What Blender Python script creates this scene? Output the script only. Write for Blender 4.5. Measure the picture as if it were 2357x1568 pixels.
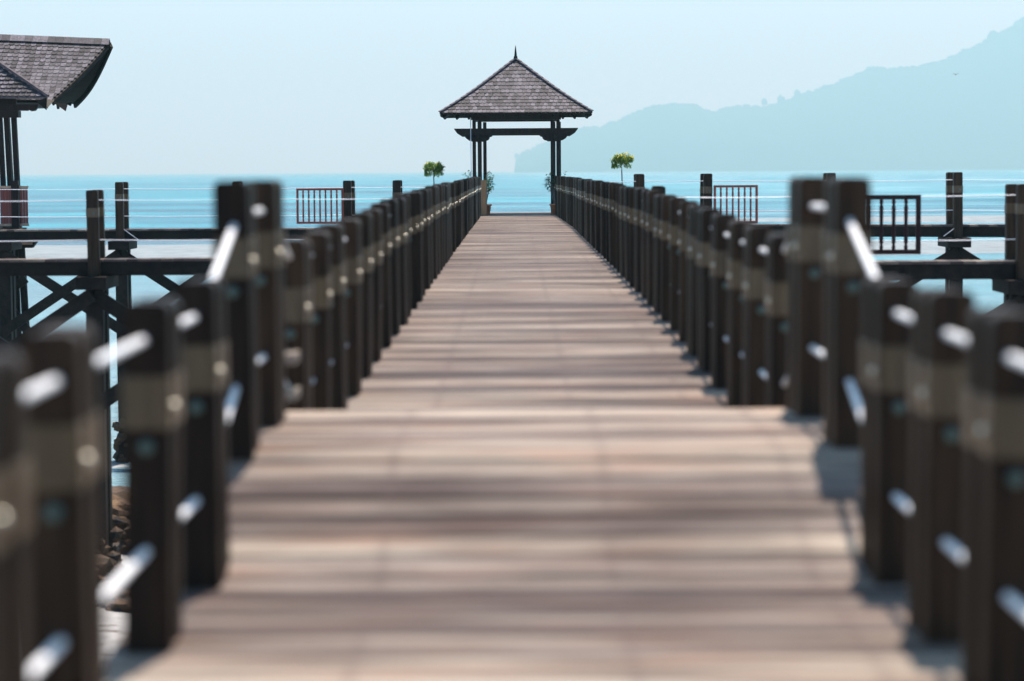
import bpy, bmesh, math, random
from mathutils import Vector, Matrix, noise

# ------------------------------------------------------------------ scene
for o in list(bpy.data.objects):
    bpy.data.objects.remove(o)
S = bpy.context.scene
COL = S.collection
R = math.radians

# ------------------------------------------------------------------ camera
FPX = 5565.0            # focal length in units of a 2357 px wide frame (85 mm on 36 mm)
CAMZ = 1.26             # eye height above the near boardwalk
cam_d = bpy.data.cameras.new('camera')
cam_d.lens = 85.0
cam_d.sensor_width = 36.0
cam_d.clip_start = 0.05
cam_d.clip_end = 60000
cam_d.dof.use_dof = True
cam_d.dof.focus_distance = 60.0
cam_d.dof.aperture_fstop = 1.7
cam_d.dof.aperture_blades = 0
cam = bpy.data.objects.new('camera', cam_d)
COL.objects.link(cam)
cam.location = (0, 0, CAMZ)
cam.rotation_euler = (Matrix.Rotation(R(0.067), 3, 'Z') @ Matrix.Rotation(R(90 - 4.014), 3, 'X')
                      @ Matrix.Rotation(-0.0062, 3, 'Z')).to_euler()
S.camera = cam

# ------------------------------------------------------------------ light
SUN_EL, SUN_AZ = 68.0, 14.0       # azimuth clockwise from the view direction (+Y)
SKY_STRENGTH = 0.15
world = bpy.data.worlds.new('World')
S.world = world
world.use_nodes = True
wn = world.node_tree
wn.nodes.clear()
w_out = wn.nodes.new('ShaderNodeOutputWorld')
w_bg = wn.nodes.new('ShaderNodeBackground')
w_sky = wn.nodes.new('ShaderNodeTexSky')
w_sky.sky_type = 'NISHITA'
w_sky.sun_disc = False
w_sky.sun_elevation = R(SUN_EL)
w_sky.sun_rotation = R(SUN_AZ)
w_sky.altitude = 0
w_sky.air_density = 0.5
w_sky.dust_density = 0.4
w_sky.ozone_density = 6.0
w_bg.inputs['Strength'].default_value = SKY_STRENGTH
w_tint = wn.nodes.new('ShaderNodeMix')
w_tint.data_type = 'RGBA'
w_tint.blend_type = 'MULTIPLY'
w_tint.inputs[0].default_value = 1.0
w_tint.inputs[7].default_value = (0.97, 1.0, 0.96, 1)
wn.links.new(w_sky.outputs[0], w_tint.inputs[6])
wn.links.new(w_tint.outputs[2], w_bg.inputs['Color'])
wn.links.new(w_bg.outputs[0], w_out.inputs['Surface'])

sun_d = bpy.data.lights.new('sun', 'SUN')
sun_d.energy = 4.4
sun_d.angle = R(1.0)
sun_d.color = (1.0, 0.97, 0.91)
sun = bpy.data.objects.new('sun', sun_d)
COL.objects.link(sun)
sdir = Vector((math.sin(R(SUN_AZ)) * math.cos(R(SUN_EL)), math.cos(R(SUN_AZ)) * math.cos(R(SUN_EL)), math.sin(R(SUN_EL))))
sun.rotation_euler = sdir.to_track_quat('Z', 'Y').to_euler()

S.view_settings.view_transform = 'Standard'
S.view_settings.look = 'None'
S.view_settings.exposure = 1.22
S.view_settings.gamma = 1.0
S.view_settings.use_curve_mapping = False
S.cycles.volume_bounces = 0
S.cycles.max_bounces = 6
S.cycles.use_denoising = True

# ------------------------------------------------------------------ helpers
def rnd(a, b):
    return random.uniform(a, b)

def lerp(a, b, t):
    return a + (b - a) * t

def table(pts, v):
    if v <= pts[0][0]:
        return pts[0][1]
    for (a, fa), (b, fb) in zip(pts, pts[1:]):
        if v <= b:
            return lerp(fa, fb, (v - a) / (b - a))
    return pts[-1][1]

def at(px, py, y):
    """world point at distance y seen at (px, py) of the survey frame"""
    return Vector(((px - 1185) * y / FPX, y, CAMZ - (py - (400.3 - 0.0058 * px)) * y / FPX))

def mesh_obj(name, bm, mat=None, parent=None, smooth=False):
    me = bpy.data.meshes.new(name)
    bm.normal_update()
    bm.to_mesh(me)
    bm.free()
    if mat:
        me.materials.append(mat)
    if smooth:
        for p in me.polygons:
            p.use_smooth = True
    o = bpy.data.objects.new(name, me)
    COL.objects.link(o)
    if parent:
        o.parent = parent
    return o

def thing(name, label, cat, loc=(0, 0, 0), rz=0, group=None):
    o = bpy.data.objects.new(name, None)
    o.empty_display_size = 0.2
    COL.objects.link(o)
    o.location = loc
    o.rotation_euler = (0, 0, rz)
    o['label'] = label
    o['category'] = cat
    if group:
        o['group'] = group
    return o

def copy_tree(o, parent=None):
    c = o.copy()
    COL.objects.link(c)
    c.parent = parent
    for ch in list(o.children):
        copy_tree(ch, c)
    return c

def box(bm, lo, hi, bev=0.0):
    (x0, y0, z0), (x1, y1, z1) = lo, hi
    vs = [bm.verts.new(p) for p in ((x0, y0, z0), (x1, y0, z0), (x1, y1, z0), (x0, y1, z0),
                                    (x0, y0, z1), (x1, y0, z1), (x1, y1, z1), (x0, y1, z1))]
    fs = [bm.faces.new([vs[i] for i in f]) for f in ((0, 3, 2, 1), (4, 5, 6, 7), (0, 1, 5, 4), (1, 2, 6, 5), (2, 3, 7, 6), (3, 0, 4, 7))]
    if bev > 0:
        es = list({e for f in fs for e in f.edges})
        bmesh.ops.bevel(bm, geom=es, offset=bev, segments=2, affect='EDGES', profile=0.5)

def bar(bm, a, b, w, h, up=(0, 0, 1), bev=0.0):
    """a timber of section w x h running from a to b"""
    a, b = Vector(a), Vector(b)
    d = (b - a).normalized()
    u = Vector(up)
    s = d.cross(u)
    if s.length < 1e-5:
        s = Vector((1, 0, 0))
    s.normalize()
    u = s.cross(d).normalized()
    vs = []
    for p in (a, b):
        for (i, j) in ((-1, -1), (1, -1), (1, 1), (-1, 1)):
            vs.append(bm.verts.new(p + s * (w / 2 * i) + u * (h / 2 * j)))
    fs = [bm.faces.new([vs[i] for i in f]) for f in ((0, 1, 2, 3), (7, 6, 5, 4), (0, 4, 5, 1), (1, 5, 6, 2), (2, 6, 7, 3), (3, 7, 4, 0))]
    if bev > 0:
        es = list({e for f in fs for e in f.edges})
        bmesh.ops.bevel(bm, geom=es, offset=bev, segments=1, affect='EDGES')

def tube(bm, pts, r, n=8, r2=None):
    pts = [Vector(p) for p in pts]
    rings = []
    for i, p in enumerate(pts):
        d = (pts[min(i + 1, len(pts) - 1)] - pts[max(i - 1, 0)]).normalized()
        s = d.cross(Vector((0, 0, 1)))
        if s.length < 1e-3:
            s = d.cross(Vector((0, 1, 0)))
        s.normalize()
        u = s.cross(d)
        rr = r if r2 is None else lerp(r, r2, i / (len(pts) - 1))
        rings.append([bm.verts.new(p + (s * math.cos(2 * math.pi * k / n) + u * math.sin(2 * math.pi * k / n)) * rr) for k in range(n)])
    for A, B in zip(rings, rings[1:]):
        for k in range(n):
            bm.faces.new((A[k], B[k], B[(k + 1) % n], A[(k + 1) % n]))
    bm.faces.new(rings[0])
    bm.faces.new(rings[-1][::-1])

def lathe(bm, prof, c=(0, 0, 0), n=24):
    c = Vector(c)
    rings = [[bm.verts.new(c + Vector((r * math.cos(2 * math.pi * k / n), r * math.sin(2 * math.pi * k / n), z))) for k in range(n)] for r, z in prof]
    for A, B in zip(rings, rings[1:]):
        for k in range(n):
            bm.faces.new((A[k], A[(k + 1) % n], B[(k + 1) % n], B[k]))
    bm.faces.new(rings[0][::-1])
    bm.faces.new(rings[-1])

def extrude_poly(bm, pts, axis, d0, d1):
    """2-D outline extruded along axis 'x' or 'y'"""
    def mk(p, d):
        return Vector((p[0], d, p[1])) if axis == 'y' else Vector((d, p[0], p[1]))
    A = [bm.verts.new(mk(p, d0)) for p in pts]
    B = [bm.verts.new(mk(p, d1)) for p in pts]
    bm.faces.new(A)
    bm.faces.new(B[::-1])
    n = len(pts)
    for i in range(n):
        bm.faces.new((A[i], B[i], B[(i + 1) % n], A[(i + 1) % n]))
    bmesh.ops.recalc_face_normals(bm, faces=bm.faces[:])

# ------------------------------------------------------------------ materials
class NT:
    def __init__(self, name):
        self.m = bpy.data.materials.new(name)
        self.m.use_nodes = True
        self.t = self.m.node_tree
        self.b = self.t.nodes['Principled BSDF']
        self.out = self.t.nodes['Material Output']
    def n(self, typ, **kw):
        x = self.t.nodes.new(typ)
        for k, v in kw.items():
            if k in x.inputs.keys():
                x.inputs[k].default_value = v
            else:
                setattr(x, k, v)
        return x
    def l(self, a, b):
        self.t.links.new(a, b)
    def ramp(self, stops):
        r = self.n('ShaderNodeValToRGB')
        e = r.color_ramp.elements
        while len(e) < len(stops):
            e.new(0.5)
        for i, (p, c) in enumerate(stops):
            e[i].position = p
            e[i].color = (c[0], c[1], c[2], 1)
        return r
    def coords(self, scale, kind='Object'):
        tc = self.n('ShaderNodeTexCoord')
        mp = self.n('ShaderNodeMapping')
        mp.inputs['Scale'].default_value = scale
        self.l(tc.outputs[kind], mp.inputs['Vector'])
        return mp.outputs[0]
    def mix(self, fac, a, b, blend='MIX'):
        m = self.n('ShaderNodeMix', data_type='RGBA', blend_type=blend)
        if isinstance(fac, (int, float)):
            m.inputs[0].default_value = fac
        else:
            self.l(fac, m.inputs[0])
        for sock, v in ((m.inputs[6], a), (m.inputs[7], b)):
            if isinstance(v, tuple):
                sock.default_value = (v[0], v[1], v[2], 1)
            else:
                self.l(v, sock)
        return m.outputs[2]

def wood(name, dark, light, grain=(30, 30, 1.6), rough=0.62, per_object=0.35, per_island=0.0, bump=0.25, spec=0.4, blotch=None):
    w = NT(name)
    v = w.coords(grain)
    oi = w.n('ShaderNodeObjectInfo')
    add = w.n('ShaderNodeVectorMath', operation='ADD')
    sc = w.n('ShaderNodeVectorMath', operation='SCALE')
    w.l(oi.outputs['Random'], sc.inputs[0])
    sc.inputs['Scale'].default_value = 91.0
    w.l(v, add.inputs[0]); w.l(sc.outputs[0], add.inputs[1])
    vec = add.outputs[0]
    if per_island:
        geo = w.n('ShaderNodeNewGeometry')
        sc2 = w.n('ShaderNodeVectorMath', operation='SCALE')
        w.l(geo.outputs['Random Per Island'], sc2.inputs[0]); sc2.inputs['Scale'].default_value = 517.0
        add2 = w.n('ShaderNodeVectorMath', operation='ADD')
        w.l(vec, add2.inputs[0]); w.l(sc2.outputs[0], add2.inputs[1])
        vec = add2.outputs[0]
    ns = w.n('ShaderNodeTexNoise', Scale=1.0, Detail=6.0, Roughness=0.65)
    w.l(vec, ns.inputs['Vector'])
    rp = w.ramp([(0.3, dark), (0.72, light)])
    w.l(ns.outputs[0], rp.inputs[0])
    col = rp.outputs[0]
    if blotch:
        n2 = w.n('ShaderNodeTexNoise', Scale=2.3, Detail=4.0, Roughness=0.6)
        w.l(w.coords((1, 1, 1)), n2.inputs['Vector'])
        r2 = w.ramp([(0.52, (0, 0, 0)), (0.7, (1, 1, 1))])
        w.l(n2.outputs[0], r2.inputs[0])
        col = w.mix(r2.outputs[0], col, blotch)
    for out, amt in ((oi.outputs['Random'], per_object),) + (((geo.outputs['Random Per Island'], per_island),) if per_island else ()):
        if amt:
            mr = w.n('ShaderNodeMapRange')
            mr.inputs['To Min'].default_value = 1 - amt
            mr.inputs['To Max'].default_value = 1 + amt
            w.l(out, mr.inputs[0])
            cv = w.n('ShaderNodeVectorMath', operation='SCALE')
            w.l(col, cv.inputs[0]); w.l(mr.outputs[0], cv.inputs['Scale'])
            col = cv.outputs[0]
    w.l(col, w.b.inputs['Base Color'])
    w.b.inputs['Roughness'].default_value = rough
    w.b.inputs['Specular IOR Level'].default_value = spec
    bp = w.n('ShaderNodeBump', Strength=bump, Distance=0.01)
    w.l(ns.outputs[0], bp.inputs['Height'])
    w.l(bp.outputs[0], w.b.inputs['Normal'])
    return w.m

def plain(name, c, rough=0.5, metallic=0.0, var=0.15, scale=8.0, spec=0.5):
    w = NT(name)
    ns = w.n('ShaderNodeTexNoise', Scale=scale, Detail=4.0)
    w.l(w.coords((1, 1, 1)), ns.inputs['Vector'])
    rp = w.ramp([(0.3, tuple(x * (1 - var) for x in c)), (0.7, tuple(min(1, x * (1 + var)) for x in c))])
    w.l(ns.outputs[0], rp.inputs[0])
    w.l(rp.outputs[0], w.b.inputs['Base Color'])
    w.b.inputs['Roughness'].default_value = rough
    w.b.inputs['Metallic'].default_value = metallic
    w.b.inputs['Specular IOR Level'].default_value = spec
    return w.m

M_POST = wood('weathered_post_wood', (0.003, 0.0016, 0.0009), (0.058, 0.032, 0.015), (38, 38, 2.0), 0.5, per_object=0.4, per_island=0.3, spec=0.12)
M_BAND = wood('pale_band_wood', (0.050, 0.028, 0.010), (0.14, 0.092, 0.042), (38, 38, 3.0), 0.28, per_object=0.15, spec=0.35)
M_ROPE = plain('steel_rope', (0.93, 0.92, 0.89), 0.35, 0.0, 0.05, 60)
M_BOLT = plain('verdigris_bolt', (0.07, 0.11, 0.085), 0.4, 0.0, 0.3, 60)
M_BRASS = plain('brass_bolt', (0.85, 0.78, 0.60), 0.4, 0.6, 0.1, 60)
M_TIMBER = wood('dark_structural_timber', (0.006, 0.005, 0.0045), (0.022, 0.016, 0.012), (9, 9, 9), 0.6, per_object=0.25, spec=0.08)
M_COLUMN = wood('stained_column_wood', (0.012, 0.008, 0.007), (0.034, 0.020, 0.015), (30, 30, 2), 0.5, per_object=0.2, spec=0.1)
M_CASING = wood('orange_brown_casing', (0.26, 0.11, 0.04), (0.48, 0.23, 0.09), (30, 30, 2), 0.5, per_object=0.1)
M_RED = wood('dark_red_slat_wood', (0.13, 0.025, 0.016), (0.24, 0.05, 0.03), (30, 30, 2), 0.5, per_object=0.25)
M_RED_DARK = wood('blackened_red_slat_wood', (0.012, 0.003, 0.004), (0.04, 0.009, 0.009), (30, 30, 2), 0.5, per_object=0.25, spec=0.15)
M_SUNLIT_TONE = wood('sunlit_tone_end_grain', (0.30, 0.19, 0.11), (0.48, 0.32, 0.2), (12, 12, 12), 0.6)  # board ends with sunlight painted in as a pale orange tone
M_CLAY = plain('terracotta', (0.55, 0.22, 0.10), 0.7, 0, 0.15, 12)
M_SHINGLE = wood('wooden_shingle', (0.026, 0.023, 0.030), (0.110, 0.098, 0.105), (22, 22, 4), 0.7, per_object=0.0, per_island=0.8, bump=0.3, spec=0.2)
M_HIP = wood('grey_hip_board', (0.06, 0.05, 0.055), (0.13, 0.11, 0.11), (9, 9, 9), 0.85, spec=0.05)
M_SOIL = plain('soil', (0.05, 0.035, 0.025), 0.9)

def deck_material(name='boardwalk_planks', gain=1.0):
    w = NT(name)
    geo = w.n('ShaderNodeNewGeometry')
    pos = w.n('ShaderNodeMapping')
    pos.inputs['Scale'].default_value = (1.6, 26, 26)
    w.l(geo.outputs['Position'], pos.inputs['Vector'])
    sc = w.n('ShaderNodeVectorMath', operation='SCALE')
    w.l(geo.outputs['Random Per Island'], sc.inputs[0]); sc.inputs['Scale'].default_value = 613.0
    add = w.n('ShaderNodeVectorMath', operation='ADD')
    w.l(pos.outputs[0], add.inputs[0]); w.l(sc.outputs[0], add.inputs[1])
    ns = w.n('ShaderNodeTexNoise', Scale=1.0, Detail=7.0, Roughness=0.68)
    w.l(add.outputs[0], ns.inputs['Vector'])
    rp = w.ramp([(0.25, (0.055, 0.042, 0.037)), (0.5, (0.178, 0.150, 0.130)), (0.75, (0.31, 0.283, 0.250))])
    w.l(ns.outputs[0], rp.inputs[0])
    # broad reddish and pale weathering patches within a board
    p2 = w.n('ShaderNodeMapping'); p2.inputs['Scale'].default_value = (1.5, 7, 7)
    w.l(geo.outputs['Position'], p2.inputs['Vector'])
    n2 = w.n('ShaderNodeTexNoise', Scale=1.0, Detail=4.0)
    w.l(p2.outputs[0], n2.inputs['Vector'])
    r2 = w.ramp([(0.5, (0, 0, 0)), (0.75, (1, 1, 1))])
    w.l(n2.outputs[0], r2.inputs[0])
    col = w.mix(r2.outputs[0], rp.outputs[0], (0.21, 0.145, 0.115))
    # board to board tone
    rr = w.ramp([(0.0, (0.30, 0.27, 0.30)), (0.22, (0.68, 0.63, 0.66)), (0.5, (0.98, 0.95, 0.95)), (0.8, (1.22, 1.18, 1.12)), (1.0, (1.6, 1.58, 1.50))])
    w.l(geo.outputs['Random Per Island'], rr.inputs[0])
    col = w.mix(1.0, col, rr.outputs[0], 'MULTIPLY')
    p4 = w.n('ShaderNodeMapping'); p4.inputs['Scale'].default_value = (0.35, 2.1, 0)
    w.l(geo.outputs['Position'], p4.inputs['Vector'])
    n4 = w.n('ShaderNodeTexNoise', Scale=1.0, Detail=3.0, Roughness=0.7); w.l(p4.outputs[0], n4.inputs['Vector'])
    r4 = w.ramp([(0.37, (0.42, 0.37, 0.36)), (0.5, (0.88, 0.87, 0.85)), (0.61, (1.35, 1.36, 1.30))]); w.l(n4.outputs[0], r4.inputs[0])
    col = w.mix(1.0, col, r4.outputs[0], 'MULTIPLY')
    # lengthwise dark brown lines, rusty screw stains among them
    sx = w.n('ShaderNodeSeparateXYZ'); w.l(geo.outputs['Position'], sx.inputs[0])
    fac = None
    for c in (-0.42, 0.30, 0.92):
        a = w.n('ShaderNodeMath', operation='SUBTRACT'); w.l(sx.outputs[0], a.inputs[0]); a.inputs[1].default_value = c
        b = w.n('ShaderNodeMath', operation='ABSOLUTE'); w.l(a.outputs[0], b.inputs[0])
        m = w.n('ShaderNodeMapRange'); w.l(b.outputs[0], m.inputs[0])
        m.inputs['From Min'].default_value = 0.004; m.inputs['From Max'].default_value = 0.035
        m.inputs['To Min'].default_value = 0.5; m.inputs['To Max'].default_value = 0.0
        if fac is None:
            fac = m.outputs[0]
        else:
            mx = w.n('ShaderNodeMath', operation='MAXIMUM'); w.l(fac, mx.inputs[0]); w.l(m.outputs[0], mx.inputs[1]); fac = mx.outputs[0]
    n3 = w.n('ShaderNodeTexNoise', Scale=9.0, Detail=2.0); w.l(geo.outputs['Position'], n3.inputs['Vector'])
    mm = w.n('ShaderNodeMath', operation='MULTIPLY'); w.l(fac, mm.inputs[0]); w.l(n3.outputs[0], mm.inputs[1])
    col = w.mix(mm.outputs[0], col, (0.10, 0.07, 0.065))
    col = w.mix(1.0, col, (gain, gain * .99, gain * .97), 'MULTIPLY')
    w.l(col, w.b.inputs['Base Color'])
    w.b.inputs['Roughness'].default_value = 0.6
    w.b.inputs['Specular IOR Level'].default_value = 0.055
    bp = w.n('ShaderNodeBump', Strength=0.5, Distance=0.006)
    w.l(ns.outputs[0], bp.inputs['Height']); w.l(bp.outputs[0], w.b.inputs['Normal'])
    return w.m
M_DECK = deck_material(gain=0.88)
M_DECK_PALE = deck_material('pale_planks', 1.2)  # landing boards, same planks in a lighter tone

def water_material():
    w = NT('sea_water')
    geo = w.n('ShaderNodeNewGeometry')
    def nz(scale, detail=4.0, rough=0.55):
        mp = w.n('ShaderNodeMapping'); mp.inputs['Scale'].default_value = scale
        w.l(geo.outputs['Position'], mp.inputs['Vector'])
        n = w.n('ShaderNodeTexNoise', Scale=1.0, Detail=detail, Roughness=rough)
        w.l(mp.outputs[0], n.inputs['Vector'])
        return n.outputs[0]
    big = nz((0.010, 0.028, 1), 9.0, 0.68)
    mid = nz((0.022, 0.075, 1), 9.0, 0.7)
    fine = nz((0.35, 0.22, 1), 5.0, 0.6)
    near = nz((1.2, 1.4, 1), 4.0, 0.6)
    # shallow turquoise over sand, deeper blue patches, milky foam streaks
    rp = w.ramp([(0.40, (0.0, 0.055, 0.115)), (0.5, (0.0, 0.165, 0.245)), (0.6, (0.0, 0.33, 0.39))])
    w.l(big, rp.inputs[0])
    r2 = w.ramp([(0.48, (0, 0, 0)), (0.60, (1, 1, 1))]); w.l(mid, r2.inputs[0])
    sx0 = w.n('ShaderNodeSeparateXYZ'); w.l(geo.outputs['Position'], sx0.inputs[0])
    # sun glitter on the right, painted in as more of the pale streaks
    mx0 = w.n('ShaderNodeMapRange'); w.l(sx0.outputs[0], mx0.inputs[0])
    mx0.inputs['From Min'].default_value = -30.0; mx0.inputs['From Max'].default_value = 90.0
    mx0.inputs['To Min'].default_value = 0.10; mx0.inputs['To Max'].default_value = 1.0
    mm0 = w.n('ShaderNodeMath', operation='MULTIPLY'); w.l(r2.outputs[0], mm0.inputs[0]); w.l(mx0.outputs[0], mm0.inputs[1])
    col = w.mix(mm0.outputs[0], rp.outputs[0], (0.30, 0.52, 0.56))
    # shallow milky water over pale sand close to the shore
    sx = w.n('ShaderNodeSeparateXYZ'); w.l(geo.outputs['Position'], sx.inputs[0])
    mr = w.n('ShaderNodeMapRange'); w.l(sx.outputs[1], mr.inputs[0])
    mr.inputs['From Min'].default_value = 70.0; mr.inputs['From Max'].default_value = 240.0
    mr.inputs['To Min'].default_value = 0.92; mr.inputs['To Max'].default_value = 0.0
    col = w.mix(mr.outputs[0], col, (0.20, 0.32, 0.35))
    w.l(col, w.b.inputs['Base Color'])
    w.b.inputs['Roughness'].default_value = 0.14
    w.b.inputs['IOR'].default_value = 1.33
    w.b.inputs['Specular IOR Level'].default_value = 0.05
    b1 = w.n('ShaderNodeBump', Strength=1.0, Distance=1.1); w.l(fine, b1.inputs['Height'])
    b2 = w.n('ShaderNodeBump', Strength=1.0, Distance=0.16); w.l(near, b2.inputs['Height']); w.l(b1.outputs[0], b2.inputs['Normal'])
    b3 = w.n('ShaderNodeBump', Strength=1.0, Distance=3.0); w.l(mid, b3.inputs['Height']); w.l(b2.outputs[0], b3.inputs['Normal'])
    w.l(b3.outputs[0], w.b.inputs['Normal'])
    return w.m
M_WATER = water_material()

def ground_material(name, stops, scale, dark=(0.05, 0.045, 0.04), debris=0.62):
    w = NT(name)
    geo = w.n('ShaderNodeNewGeometry')
    n1 = w.n('ShaderNodeTexNoise', Scale=scale, Detail=7.0, Roughness=0.65); w.l(geo.outputs['Position'], n1.inputs['Vector'])
    rp = w.ramp(stops); w.l(n1.outputs[0], rp.inputs[0])
    mp = w.n('ShaderNodeMapping'); mp.inputs['Scale'].default_value = (0.5, 1.5, 1)
    w.l(geo.outputs['Position'], mp.inputs['Vector'])
    n2 = w.n('ShaderNodeTexNoise', Scale=scale * 2.2, Detail=5.0, Roughness=0.7); w.l(mp.outputs[0], n2.inputs['Vector'])
    r2 = w.ramp([(debris, (0, 0, 0)), (debris + 0.04, (1, 1, 1))]); w.l(n2.outputs[0], r2.inputs[0])
    col = w.mix(r2.outputs[0], rp.outputs[0], dark)
    w.l(col, w.b.inputs['Base Color'])
    w.b.inputs['Roughness'].default_value = 0.85
    bp = w.n('ShaderNodeBump', Strength=0.8, Distance=0.1); w.l(n1.outputs[0], bp.inputs['Height']); w.l(bp.outputs[0], w.b.inputs['Normal'])
    return w.m
M_SAND = ground_material('coral_sand', [(0.3, (0.115, 0.14, 0.145)), (0.7, (0.21, 0.245, 0.25))], 0.6, (0.16, 0.13, 0.11), 0.66)
M_SHORE = ground_material('shore_sand_rock', [(0.3, (0.17, 0.17, 0.16)), (0.7, (0.32, 0.31, 0.29))], 1.5, (0.07, 0.05, 0.035), 0.58)
M_ROCK = ground_material('reef_rock', [(0.3, (0.02, 0.014, 0.008)), (0.6, (0.09, 0.045, 0.015)), (0.8, (0.18, 0.10, 0.035))], 3.0, (0.02, 0.018, 0.015), 0.56)

def leaf_material(name, a, b):
    w = NT(name)
    geo = w.n('ShaderNodeNewGeometry')
    rp = w.ramp([(0.0, a), (1.0, b)])
    w.l(geo.outputs['Random Per Island'], rp.inputs[0])
    w.l(rp.outputs[0], w.b.inputs['Base Color'])
    w.b.inputs['Roughness'].default_value = 0.45
    tr = w.n('ShaderNodeBsdfTranslucent')
    w.l(rp.outputs[0], tr.inputs['Color'])
    mx = w.n('ShaderNodeMixShader'); mx.inputs[0].default_value = 0.4
    w.l(w.b.outputs[0], mx.inputs[1]); w.l(tr.outputs[0], mx.inputs[2])
    w.l(mx.outputs[0], w.out.inputs['Surface'])
    return w.m
M_LEAF = leaf_material('leaves', (0.045, 0.12, 0.012), (0.26, 0.42, 0.035))
M_LEAF_DARK = leaf_material('dark_leaves', (0.02, 0.05, 0.02), (0.06, 0.11, 0.035))
M_FLOWER = leaf_material('yellow_blossom', (0.62, 0.5, 0.04), (0.85, 0.75, 0.12))
M_BARK = plain('bark', (0.12, 0.10, 0.09), 0.8)

# ------------------------------------------------------------------ setting: sea, shore, hills
WZ = -4.24
def sheet(name, x0, x1, y0, y1, z, nx, ny, mat, fz=None):
    bm = bmesh.new()
    g = [[bm.verts.new((lerp(x0, x1, i / nx), lerp(y0, y1, j / ny), 0)) for i in range(nx + 1)] for j in range(ny + 1)]
    for row in g:
        for v in row:
            v.co.z = z if fz is None else fz(v.co.x, v.co.y)
    for j in range(ny):
        for i in range(nx):
            bm.faces.new((g[j][i], g[j][i + 1], g[j + 1][i + 1], g[j + 1][i]))
    o = mesh_obj(name, bm, mat, smooth=True)
    o['kind'] = 'structure'
    return o

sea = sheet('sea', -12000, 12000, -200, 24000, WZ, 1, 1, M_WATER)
seabed = sheet('seabed', -12000, 12000, -200, 24000, WZ - 3.0, 1, 1, M_SAND)

def shore_z(x, y):
    n = noise.noise(Vector((x * 0.12, y * 0.12, 3.1))) * 0.35 + noise.noise(Vector((x * 0.5, y * 0.5, 7.7))) * 0.12
    return WZ + 0.25 + n + (32 - y) * 0.022
shore = sheet('shore', -60, 60, -60, 46, 0, 150, 130, M_SHORE, shore_z)
def bar_z(cx, cy, rx, ry):
    def f(x, y):
        d = math.hypot((x - cx) / rx, (y - cy) / ry)
        return WZ + 0.32 - 0.45 * d ** 2 + noise.noise(Vector((x * 0.05, y * 0.12, 1.7))) * 0.14
    return f
sandbar = sheet('sandbar', -90, 90, 140, 200, 0, 160, 70, M_SAND, bar_z(-8, 169, 95, 20))
sandbar2 = sheet('sandbar', 10, 130, 225, 300, 0, 120, 50, M_SAND, bar_z(62, 262, 48, 20))

# hills: ridge line surveyed as (frame x, frame y)
RIDGE_RAW = [(98, 755), (105, 702), (140, 680), (180, 660), (250, 634), (300, 617), (345, 597), (390, 577), (420, 567), (490, 569), (520, 549), (560, 543),
             (600, 516), (680, 486), (740, 471), (810, 466), (900, 471), (935, 492), (990, 500), (1030, 484), (1110, 473), (1190, 483),
             (1280, 460), (1350, 430), (1440, 402), (1520, 377), (1560, 354), (1640, 326), (1670, 307), (1760, 311), (1840, 306), (1900, 298),
             (1960, 284), (2060, 247), (2120, 222), (2180, 192), (2220, 167), (2290, 132), (2357, 80), (2450, 20), (2600, -60), (2900, -110), (3400, -60), (4200, 40)]
RIDGE = [((1850 + a * 0.8443) * 0.6138, b * 0.5182) for a, b in RIDGE_RAW]
M_FOREST = NT('hill_forest_cover')
_geo = M_FOREST.n('ShaderNodeNewGeometry')
_n = M_FOREST.n('ShaderNodeTexNoise', Scale=0.02, Detail=8.0, Roughness=0.7); M_FOREST.l(_geo.outputs['Position'], _n.inputs['Vector'])
_r = M_FOREST.ramp([(0.35, (0.01, 0.03, 0.03)), (0.65, (0.025, 0.06, 0.05))]); M_FOREST.l(_n.outputs[0], _r.inputs[0])
M_FOREST.l(_r.outputs[0], M_FOREST.b.inputs['Base Color']); M_FOREST.b.inputs['Roughness'].default_value = 0.9; M_FOREST.b.inputs['Specular IOR Level'].default_value = 0.0
M_FOREST = M_FOREST.m

def hill(name, ridge, Y, front, back, seed, rough):
    xs, hs = [], []
    x_lo = (ridge[0][0] - 1185) * Y / FPX
    x_hi = (ridge[-1][0] - 1185) * Y / FPX
    N = 620
    tab = [((px - 1185) * Y / FPX, (400.3 - 0.0058 * px - py) * Y / FPX + CAMZ - WZ) for px, py in ridge]
    bm = bmesh.new()
    prof = [(-1.0, -0.02), (-0.93, 0.10), (-0.75, 0.30), (-0.55, 0.50), (-0.35, 0.70), (-0.17, 0.88), (-0.06, 0.975), (0.0, 1.0), (0.1, 0.96), (0.4, 0.7), (0.8, 0.25), (1.0, -0.03)]
    grid = []
    for i in range(N + 1):
        x = lerp(x_lo, x_hi, i / N)
        h = max(2.0, table(tab, x))
        col = []
        for k, (t, f) in enumerate(prof):
            y = Y + (t * front if t < 0 else t * back)
            y += noise.noise(Vector((x * 0.0016, k * 0.7, seed))) * 300 * (1 - f)
            z = WZ + h * f
            if 0.05 < f < 0.999:
                z += h * 0.10 * noise.noise(Vector((x * 0.0032, y * 0.0032, seed + 5))) * (1 - f) * 4 * f
            z += rough * noise.noise(Vector((x * 0.036, y * 0.02, seed))) * (1.0 if f > 0.05 else 0)
            col.append(bm.verts.new((x, y, z)))
        grid.append(col)
    for a, b in zip(grid, grid[1:]):
        for k in range(len(prof) - 1):
            bm.faces.new((a[k], b[k], b[k + 1], a[k + 1]))
    bm.faces.new(grid[0]); bm.faces.new(grid[-1][::-1])
    o = mesh_obj(name, bm, M_FOREST, smooth=True)
    o['kind'] = 'structure'
    return tab

random.seed(5)
HY = 9500.0
tab_h = hill('hills', RIDGE, HY, 1700, 2200, 2.0, 4.0)
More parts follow.
